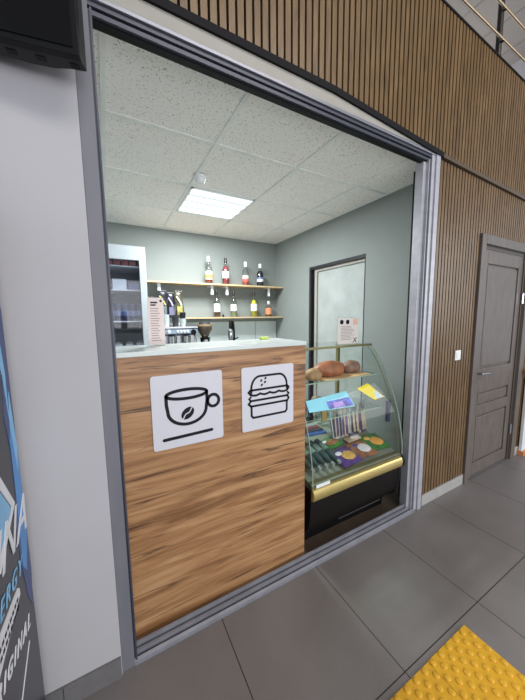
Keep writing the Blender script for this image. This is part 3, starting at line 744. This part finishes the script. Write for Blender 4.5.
pack('snack_pack', 'green edged snack pack behind the lying bottles', 1.38, .295, .545, .22, .11, M_pg, M_pb, M_wlogo, .2)
pack('snack_pack', 'brown and purple snack pack in the middle of the case deck', 1.575, .165, .512, .18, .17, M_pb, M_wlogo, M_pp, -.05)
pack('snack_pack', 'green snack pack with an orange biscuit picture at the right end', 1.735, .19, .520, .19, .18, M_pg, mat('orange_print', (214, 150, 70), .5, var=.2), M_cookie, -.12)
pack('snack_pack', 'crumpled beige snack pack in front of the standing bars', 1.60, .275, .545, .16, .06, mat('beige_bag', (176, 156, 132), .4, var=.3, scale=24), M_wlogo, M_pb, .1)
# chocolate bars in the rear left
for i in range(5):
    m = [M_stickd, M_silver, mat('red_wrapper', (120, 64, 58), .4, var=.3), M_stickd, mat('blue_wrapper', (60, 88, 150), .35, var=.3)][i]
    lab = ['black', 'silver', 'red', 'dark grey', 'blue'][i]
    o = MB().box(-.09, .09, -.017, .017, 0, .016).build('chocolate_bar', m, bevel=.004)
    o.location = (1.36, .59-.041*i, .597-.0035*i-(0 if i < 4 else .004)); o.rotation_euler = (rad(5), 0, rad(-6))
    tag(o, f'{lab} wrapped chocolate bar lying at the back left of the case', 'chocolate bar', 'chocolate bars in the case')
o = MB().box(1.18, 1.40, .36, .37, .60, .74).build('clear_tub', M_shelfg); bpy.data.objects.remove(o)
tb = Thing('clear_tub', 'clear plastic tub behind the standing snack bars in the case', 'tub', (1.54, .57, .598))
tw = MB().box(1.48, 1.60, .53, .533, .599, .72).box(1.48, 1.60, .617, .62, .599, .72).box(1.48, 1.483, .533, .617, .599, .72).box(1.597, 1.60, .533, .617, .599, .72)
tb.part('wall', tw, M_shelfg); tb.part('rim', MB().tube([(1.48, .53, .72), (1.60, .53, .72), (1.60, .62, .72), (1.48, .62, .72), (1.48, .53, .72)], .003, 6), M_gedge)

# ================================================================== BACK OF THE KIOSK
YB = 2.3578
bc_ = Thing('back_counter', 'low pale back counter under the shelves', 'counter', (1.2, 2.05, 0))
bc_.part('worktop', MB().box(.37, X-.003, 1.76, YB-.003, .92, .95), M_worktop, bevel=.003)
bc_.part('cabinet', MB().box(.37, X-.003, 1.80, YB-.003, 0, .92), M_white_p)
bs = Thing('splashback', 'pale panelled splashback on the rear wall below the lower shelf', 'splashback', (1.2, YB, .95))
for k in range(5): bs.part('panel', MB().box(.40+.36*k, min(.40+.36*k+.352, X-.004), YB-.008, YB-.001, .952, 1.44), M_worktop)
def shelf(name, label, x0, x1, z, brk):
    T = Thing(name, label, 'shelf', ((x0+x1)/2, YB-.1, z), 'wall shelves')
    T.part('board', MB().box(x0, x1, YB-.215, YB-.001, z-.018, z), M_wshelf)
    for bx in brk:
        b = MB().box(bx-.017, bx+.017, YB-.150, YB-.144, z-.13, z-.018).box(bx-.017, bx+.017, YB-.144, YB-.001, z-.026, z-.018)
        T.part('bracket', b, M_bracket)
shelf('wall_shelf', 'upper wooden wall shelf on white brackets holding four bottles', .36, X-.002, 1.915, (.53, 1.16, 1.36, 1.98))
shelf('wall_shelf', 'lower wooden wall shelf holding three tall bottles and a short one', .80, X-.002, 1.505, ())

# bottles
def bottle(label, x, z, h, r, glass, liq_col, liq_lv, lab_col, cap_col, cap_h=.045, lab=(.25, .52), patch=None, label_r=None, sq=1.0):
    T = Thing('liquor_bottle', label, 'bottle', (x, YB-.13, z), 'bottles on the wall shelves', own=True)
    bh = h-cap_h; sh = .60*h
    P = [(r*.92, 0), (r, .006), (r, sh*.93), (r*.86, sh*1.03), (r*.46, sh*1.16), (r*.36, sh*1.25), (r*.34, bh)]
    T.part('glass', MB().lathe(P, seg=20), glass, smooth=True)
    ri = r*.93; lv = liq_lv*h
    Q = [(ri*.9, .004), (ri, .01), (ri, min(lv, sh*.93))]
    if lv > sh*.93: Q += [(ri*.84, sh*1.03), (ri*.44, sh*1.15), (ri*.34, min(lv, sh*1.25))]
    T.part('liquid', MB().lathe(Q, seg=20), mat('liquid_%d_%d_%d' % liq_col, liq_col, .25, var=.04), smooth=True)
    rl = r*1.015
    lb = T.part('label', MB().lathe([(rl, lab[0]*h), (rl, lab[1]*h)], seg=20, cap=False), mat('label_%d_%d_%d' % lab_col, lab_col, .5, var=.05, scale=60), smooth=True)
    if patch:
        T.part('label_patch', MB().lathe([(rl*1.01, patch[1]*h), (rl*1.01, patch[2]*h)], seg=20, cap=False), mat('patch_%d_%d_%d' % patch[0], patch[0], .5, var=.3, scale=70), smooth=True)
    T.part('cap', MB().lathe([(r*.42, bh-.005), (r*.44, bh+.005), (r*.44, h-.004), (r*.38, h)], seg=14), mat('cap_%d_%d_%d' % cap_col, cap_col, .35), smooth=True)
    return T
BG = M_glassb
bottle('clear bottle of amber spirit with white cap, leftmost on the upper shelf', 1.13, 1.915, .335, .043, BG, (150, 70, 46), .30, (232, 226, 216), (236, 236, 236), .06, (.16, .46), ((226, 160, 80), .20, .34))
bottle('red spirit bottle with black cap and white label on the upper shelf', 1.355, 1.915, .335, .043, BG, (150, 62, 66), .66, (226, 214, 216), (40, 38, 42), .06, (.24, .50))
bottle('clear bottle with red and white label and white cap on the upper shelf', 1.635, 1.915, .31, .043, BG, (176, 84, 76), .22, (228, 200, 192), (238, 238, 240), .06, (.18, .42), ((208, 92, 80), .16, .28))
bottle('dark liquor bottle with white cap and pale label, rightmost on the upper shelf', 1.855, 1.915, .30, .045, BG, (34, 32, 44), .66, (206, 212, 224), (236, 238, 240), .05, (.20, .40), ((90, 110, 150), .32, .40))
bottle('brown spirit bottle with white label and black cap, leftmost on the lower shelf', 1.225, 1.505, .335, .040, BG, (110, 62, 44), .18, (236, 234, 230), (34, 32, 36), .05, (.20, .50))
bottle('clear pale green bottle with white label on the middle of the lower shelf', 1.455, 1.505, .325, .040, BG, (176, 184, 140), .20, (234, 236, 234), (40, 40, 42), .05, (.24, .50))
bottle('yellow liqueur bottle with white label and black cap on the lower shelf', 1.755, 1.505, .33, .043, BG, (196, 190, 60), .62, (234, 236, 228), (38, 38, 40), .05, (.24, .52))
bottle('short bottle with an orange label at the right end of the lower shelf', 1.985, 1.505, .215, .046, BG, (120, 70, 50), .5, (206, 140, 100), (200, 204, 204), .04, (.14, .56))
dp = Thing('pourer', 'tiny dark pourer beside the leftmost bottle on the lower shelf', 'pourer', (1.30, YB-.15, 1.505), own=True)
dp.part('spout', MB().tube([(0, 0, .03), (0, 0, .06), (.008, 0, .08)], [.006, .004, .003], 8), M_steel, smooth=True)
dp.part('stopper', MB().lathe([(.012, 0), (.012, .02), (.007, .032)], seg=12), M_black, smooth=True)

# fridge
fx0, fx1, fy, fz = -.24, .345, 1.75, 2.165
fg = Thing('glass_door_fridge', 'tall white glass-door drinks fridge at the back left of the kiosk', 'fridge', (.05, 2.02, 0))
M_fr = mat('fridge_grey', (166, 175, 180), .35, var=.03)
M_fin = mat('fridge_inside', (70, 76, 90), .5)
cb_ = MB().box(fx0, fx0+.03, fy+.04, 2.33, .03, fz).box(fx1-.03, fx1, fy+.04, 2.33, .03, fz).box(fx0+.03, fx1-.03, 2.30, 2.33, .03, fz).box(fx0+.03, fx1-.03, fy+.04, 2.30, fz-.05, fz).box(fx0+.03, fx1-.03, fy+.04, 2.30, .03, .2)
fg.part('cabinet', cb_, M_fr)
fg.part('liner', MB().box(fx0+.03, fx1-.03, 2.27, 2.30, .2, fz-.05).box(fx1-.045, fx1-.03, fy+.05, 2.27, .2, fz-.05).box(fx0+.03, fx0+.045, fy+.05, 2.27, .2, fz-.05), M_fin)
fg.part('header', MB().box(fx0, fx1, fy+.005, fy+.04, fz-.06, fz+.01), M_fr, bevel=.003)
dr = fg.part('door', ring(MB(), fx0+.005, fx1, .14, fz-.06, .06, fy, fy+.035), M_fr, bevel=.003)
fg.part('glazing', MB().box(fx0+.06, fx1-.058, fy+.012, fy+.016, .2, fz-.12), M_doorglass, parent=dr)
fg.part('handle', MB().box(fx1-.012, fx1+.012, fy-.02, fy+.02, 1.36, 1.68), M_greyd, parent=dr, bevel=.003) if False else None
fg.part('foot', MB().box(fx0+.02, fx1-.02, fy+.06, 2.30, 0, .03), M_black)
for z in (1.20, 1.475, 1.775, 2.0): fg.part('wire_shelf', MB().box(fx0+.045, fx1-.045, fy+.06, 2.26, z-.012, z), M_white_p)
# cans and packs in the fridge
def can(m, m2):
    e = bpy.data.objects.new('drink_can', None); COL.objects.link(e)
    MB().lathe([(.024, 0), (.029, .006), (.029, .15), (.024, .163)], seg=16).build('can_body', m, e, smooth=True)
    MB().lathe([(.023, .163), (.025, .167), (.022, .165)], seg=16).build('lid', M_steel, e, smooth=True)
    MB().lathe([(.0295, .05), (.0295, .10)], seg=16, cap=False).build('print', m2, e, smooth=True)
    return e
cn = can(mat('navy_can', (44, 54, 96), .3, metal=.3, var=.3, scale=30), mat('blue_can_print', (100, 120, 170), .4, var=.4, scale=40))
pos = []
for j in range(2):
    for i in range(5): pos.append((.02+.062*i, 1.84+.08*j, 1.475))
for i, p in enumerate(pos):
    o = cn if i == 0 else copy_tree(cn)
    o.location = p
    tag(o, 'navy blue drink can in the row on the middle fridge shelf', 'can', 'navy cans on the middle fridge shelf')
M_redp = mat('red_pack', (150, 62, 56), .4, var=.5, scale=16)
for i in range(4):
    o = MB().box(-.03, .03, -.04, .04, 0, .12).build('red_carton', M_redp, bevel=.004); o.location = (.03+.068*i, 1.87, 2.0); tag(o, 'red carton in the row on the top fridge shelf', 'carton', 'red cartons on the top fridge shelf')
for i, (m, lab) in enumerate(((mat('wcarton', (206, 214, 220), .4, var=.2, scale=12), 'white box on the second fridge shelf, left'), (mat('bcarton', (106, 112, 150), .4, var=.3, scale=12), 'blue-grey box on the second fridge shelf, right'))):
    o = MB().box(-.06, .06, -.05, .05, 0, .10-.03*i).build('food_box', m, bevel=.004); o.location = (.11+.135*i, 1.88, 1.775); tag(o, lab, 'box', 'boxes on the second fridge shelf')
for i in range(3):
    T = Thing('food_tray', ['pale food tray on the bottom visible fridge shelf, leftmost', 'pale food tray on the bottom visible fridge shelf, middle', 'food tray with orange filling on the bottom visible fridge shelf'][i], 'food tray', (.07+.095*i, 1.86, 1.20), 'food trays in the fridge', own=True)
    T.part('tray', MB().lathe([(.036, 0), (.044, .05)], seg=4).xf(Matrix.Rotation(rad(45), 4, 'Z')), M_white_p)
    T.part('filling', MB().blob((0, 0, .05), .033, .033, .012, noise=.1, seed=i, sub=2), mat('filling%d' % i, [(150, 150, 130), (160, 150, 140), (190, 130, 100)][i], .6, var=.4, scale=50), smooth=True)
    T.part('lid', MB().lathe([(.046, .05), (.042, .075)], seg=4).xf(Matrix.Rotation(rad(45), 4, 'Z')), M_shelfg)

# espresso machine
MX0, MX1, MY = .49, .855, 1.82
em = Thing('espresso_machine', 'steel and black espresso machine on the back counter', 'coffee machine', ((MX0+MX1)/2, 2.0, .95))
em.part('body', MB().box(MX0, MX1, 1.98, 2.28, .99, 1.39), M_steel, bevel=.01)
em.part('top_tray', MB().box(MX0-.01, MX1+.005, 1.85, 2.29, 1.385, 1.405), M_steel, bevel=.004)
em.part('control_panel', MB().prism([(1.835, 1.33), (1.98, 1.30), (1.98, 1.385), (1.86, 1.385)], MX0, MX1, 'x'), mat('blue_grey_steel', (100, 112, 128), .25, metal=.6))
for bx in (MX0+.06, MX0+.15, MX0+.185, MX0+.22, MX0+.255): em.part('button', MB().tube([(bx, 1.85, 1.355), (bx, 1.832, 1.352)], .014 if bx > MX0+.1 else .018, 12), M_white_p, smooth=True)
em.part('gauge', MB().tube([(MX1-.05, 1.85, 1.345), (MX1-.05, 1.825, 1.342)], .028, 18), M_black, smooth=True)
for gx in (MX0+.11, MX0+.26):
    gp = em.part('group_head', MB().lathe([(.04, 1.22), (.045, 1.30)], (gx, 1.92, 0), 18), M_chrome, smooth=True)
    em.part('portafilter', MB().lathe([(.036, 1.19), (.038, 1.22)], (gx, 1.92, 0), 18).tube([(gx, 1.89, 1.205), (gx, 1.76, 1.19)], [.010, .014]), M_black, parent=gp, smooth=True)
em.part('drip_tray', MB().box(MX0, MX1, 1.83, 1.98, .98, 1.03), M_black, bevel=.004)
em.part('steam_wand', MB().tube([(MX1-.03, 1.87, 1.32), (MX1-.02, 1.84, 1.25), (MX1-.02, 1.84, 1.10)], .006), M_chrome, smooth=True)
for fxx in (MX0+.03, MX1-.03):
    for fyy in (1.87, 2.25): em.part('foot', MB().tube([(fxx, fyy, .95), (fxx, fyy, .99)], .015), M_black)
# cups
def cup_stack(label, x, y, z, n, r, h, m, step=.022):
    for i in range(n):
        o = MB().lathe([(r*.72, 0), (r, h), (r*1.05, h+.002), (r*1.05, h-.003), (r*.94, h-.003), (r*.66, .004)], seg=18).build('paper_cup', m, smooth=True)
        o.location = (x, y, z+step*i)
        tag(o, label, 'cup', label.replace('paper cup in', 'paper cups of'))
cup_stack('white paper cup in the stack on the espresso machine, far left', .54, 1.93, 1.406, 4, .034, .06, mat('white_cup', (214, 222, 222), .5, var=.02))
cup_stack('dark paper cup in the stack in the middle of the espresso machine', .635, 1.93, 1.406, 4, .036, .065, mat('dark_cup', (58, 60, 64), .4, var=.1), .019)
cup_stack('white paper cup in the stack at the right of the espresso machine', .715, 1.92, 1.406, 2, .034, .06, mat('white_cup', (214, 222, 222), .5))
cup_stack('black paper cup on the white stack at the right of the machine', .715, 1.92, 1.492, 2, .033, .05, mat('black_cup', (40, 40, 44), .4), .015)
# coffee bags, standing on a riser shelf over the cups (wire rack)
rk = Thing('cup_rack', 'dark wire rack on the espresso machine carrying coffee bags', 'rack', (.62, 2.14, 1.406))
rk.part('tray', MB().box(.49, .77, 2.03, 2.27, 1.50, 1.508), M_greyd)
for lx in (.495, .765):
    for ly in (2.035, 2.265): rk.part('leg', MB().tube([(lx, ly, 1.406), (lx, ly, 1.50)], .004, 6), M_greyd)
def bag(label, x, y, z, w, h, m, m2, m3, seed):
    T = Thing('coffee_bag', label, 'coffee bag', (x, y, z), 'coffee bags above the espresso machine', own=True)
    b = MB(); nu, nv = 8, 10; F = {}; Bk = {}
    rnd = random.Random(seed)
    for i in range(nu+1):
        for j in range(nv+1):
            u, v = i/nu, j/nv; t = .035*(1-v)**.5*math.sin(PI*max(.02, min(.98, u)))**.6+.002
            xx = (u-.5)*w*(1-.12*v)+.006*math.sin(6*v+seed); zz = h*v
            F[i, j] = b.bm.verts.new((xx, -t+rnd.uniform(-.002, .002), zz)); Bk[i, j] = b.bm.verts.new((xx, t, zz))
    for i in range(nu):
        for j in range(nv):
            b.bm.faces.new((F[i, j], F[i+1, j], F[i+1, j+1], F[i, j+1])); b.bm.faces.new((Bk[i, j], Bk[i, j+1], Bk[i+1, j+1], Bk[i+1, j]))
    for j in range(nv):
        b.bm.faces.new((F[0, j], F[0, j+1], Bk[0, j+1], Bk[0, j])); b.bm.faces.new((F[nu, j], Bk[nu, j], Bk[nu, j+1], F[nu, j+1]))
    T.part('bag_body', b, m, smooth=True)
    T.part('front_label', MB().box(-w*.3, w*.3, -.041, -.037, h*.08, h*.42), m2, bevel=.001)
    T.part('top_fold', MB().box(-w*.42, w*.42, -.008, .006, h*.96, h*1.03), m, bevel=.002)
    T.part('gold_streak', MB().stroke([(-w*.28, h*.80), (w*.05, h*.62), (w*.22, h*.48)], .016, -.030, -.026), m3)
M_bagb = mat('black_foil', (34, 34, 42), .25, var=.5, scale=14, bump=.5)
M_baggold = mat('gold_foil', (158, 150, 84), .25, metal=.4, var=.4, scale=20)
bag('black coffee bag with grey-green label at the left above the espresso machine', .545, 2.12, 1.508, .115, .29, M_bagb, mat('grey_green_label', (92, 106, 104), .4, var=.15), M_baggold, 1)
bag('black foil coffee bag with violet front in the middle above the machine', .635, 2.14, 1.508, .085, .27, M_bagb, mat('violet_label', (110, 106, 140), .4, var=.2), mat('lilac_streak', (160, 156, 190), .4), 4)
bag('black and gold coffee bag at the right above the espresso machine', .725, 2.12, 1.508, .10, .29, mat('black_gold_foil', (70, 68, 50), .25, var=.7, scale=16, bump=.5), M_baggold, mat('pale_streak_foil', (200, 206, 210), .3), 6)

# grinder
gr = Thing('coffee_grinder', 'dark coffee grinder with round bean hopper beside the espresso machine', 'grinder', (0.968, 1.95, .95))
gr.part('body', MB().lathe([(.075, .95), (.07, .98), (.055, 1.05), (.05, 1.22), (.06, 1.27)], (0.968, 1.95, 0), 20), M_black, smooth=True)
gr.part('hopper', MB().lathe([(.035, 1.27), (.05, 1.30), (.082, 1.36), (.085, 1.40)], (0.968, 1.95, 0), 24), mat('smoky_hopper', (82, 72, 62), .2, var=.3, scale=30), smooth=True)
gr.part('collar', MB().lathe([(.086, 1.40), (.088, 1.412), (.086, 1.424)], (0.968, 1.95, 0), 24), mat('tan_band', (140, 120, 88), .3), smooth=True)
gr.part('hopper_lid', MB().lathe([(.07, 1.424), (.06, 1.445), (.02, 1.452)], (0.968, 1.95, 0), 24), M_greyd, smooth=True)
gr.part('spout', MB().box(.935, .975, 1.87, 1.91, 1.18, 1.25), M_steel, bevel=.003)
gr.part('fork', MB().tube([(.92, 1.90, 1.10), (.92, 1.84, 1.10)], .006).tube([(.99, 1.90, 1.10), (.99, 1.84, 1.10)], .006), M_steel, smooth=True)

# tap
tp_ = Thing('water_tap', 'black and chrome tap on the back counter under the lower shelf', 'tap', (1.35, 2.05, .95))
tp_.part('column', MB().tube([(1.37, 2.05, .95), (1.37, 2.05, 1.30), (1.365, 2.05, 1.40), (1.35, 2.04, 1.45), (1.325, 2.03, 1.45), (1.315, 2.02, 1.40), (1.315, 2.02, 1.34)], .019, 12), M_black, smooth=True)
tp_.part('spray_head', MB().lathe([(.026, 1.22), (.036, 1.26), (.034, 1.33), (.02, 1.36)], (1.315, 2.02, 0), 16), M_chrome, smooth=True)
tp_.part('lever', MB().tube([(1.37, 2.05, 1.22), (1.41, 2.0, 1.25)], .008), M_black, smooth=True)
tp_.part('base', MB().lathe([(.03, .95), (.028, .965)], (1.37, 2.05, 0), 18), M_chrome, smooth=True)

# ceiling fittings
sx, sy = .654, .93
sn = Thing('smoke_detector', 'small white round detector on the suspended ceiling', 'smoke detector', (sx, sy, H-.04))
sn.part('base_ring', MB().lathe([(.045, -.002), (.045, -.018), (.040, -.022)], (sx, sy, H), 28), M_white_p, smooth=True)
sn.part('dome', MB().lathe([(.036, -.022), (.036, -.040), (.026, -.052), (.006, -.055)], (sx, sy, H), 28), M_white_p, smooth=True)
lx0, lx1, ly0, ly1 = XA+.612, XA+1.188, YR+.612, YR+1.188
cl = Thing('ceiling_light', 'square bright louvred light panel in the suspended ceiling', 'ceiling light', ((lx0+lx1)/2, (ly0+ly1)/2, H-.006))
cl.part('frame', ring(MB(), lx0, lx1, ly0, ly1, .02, H-.006, H+.003) if False else MB().box(lx0, lx1, ly0, ly0+.018, H-.006, H+.003).box(lx0, lx1, ly1-.018, ly1, H-.006, H+.003).box(lx0, lx0+.018, ly0, ly1, H-.006, H+.003).box(lx1-.018, lx1, ly0, ly1, H-.006, H+.003), M_white_p)
w = (ly1-ly0-.036)/4
for k in range(4):
    ya = ly0+.018+w*k
    cl.part('tube_cell', MB().box(lx0+.018, lx1-.018, ya+.022, ya+w-.022, H-.003, H+.002), mat('tube_glow', (245, 250, 255), .5, emis=(240, 250, 255), emis_s=1.6))
    cl.part('reflector', MB().box(lx0+.018, lx1-.018, ya, ya+.022, H-.004, H+.002).box(lx0+.018, lx1-.018, ya+w-.022, ya+w, H-.004, H+.002), mat('reflector_glow', (225, 232, 236), .3, emis=(196, 216, 224), emis_s=.6))
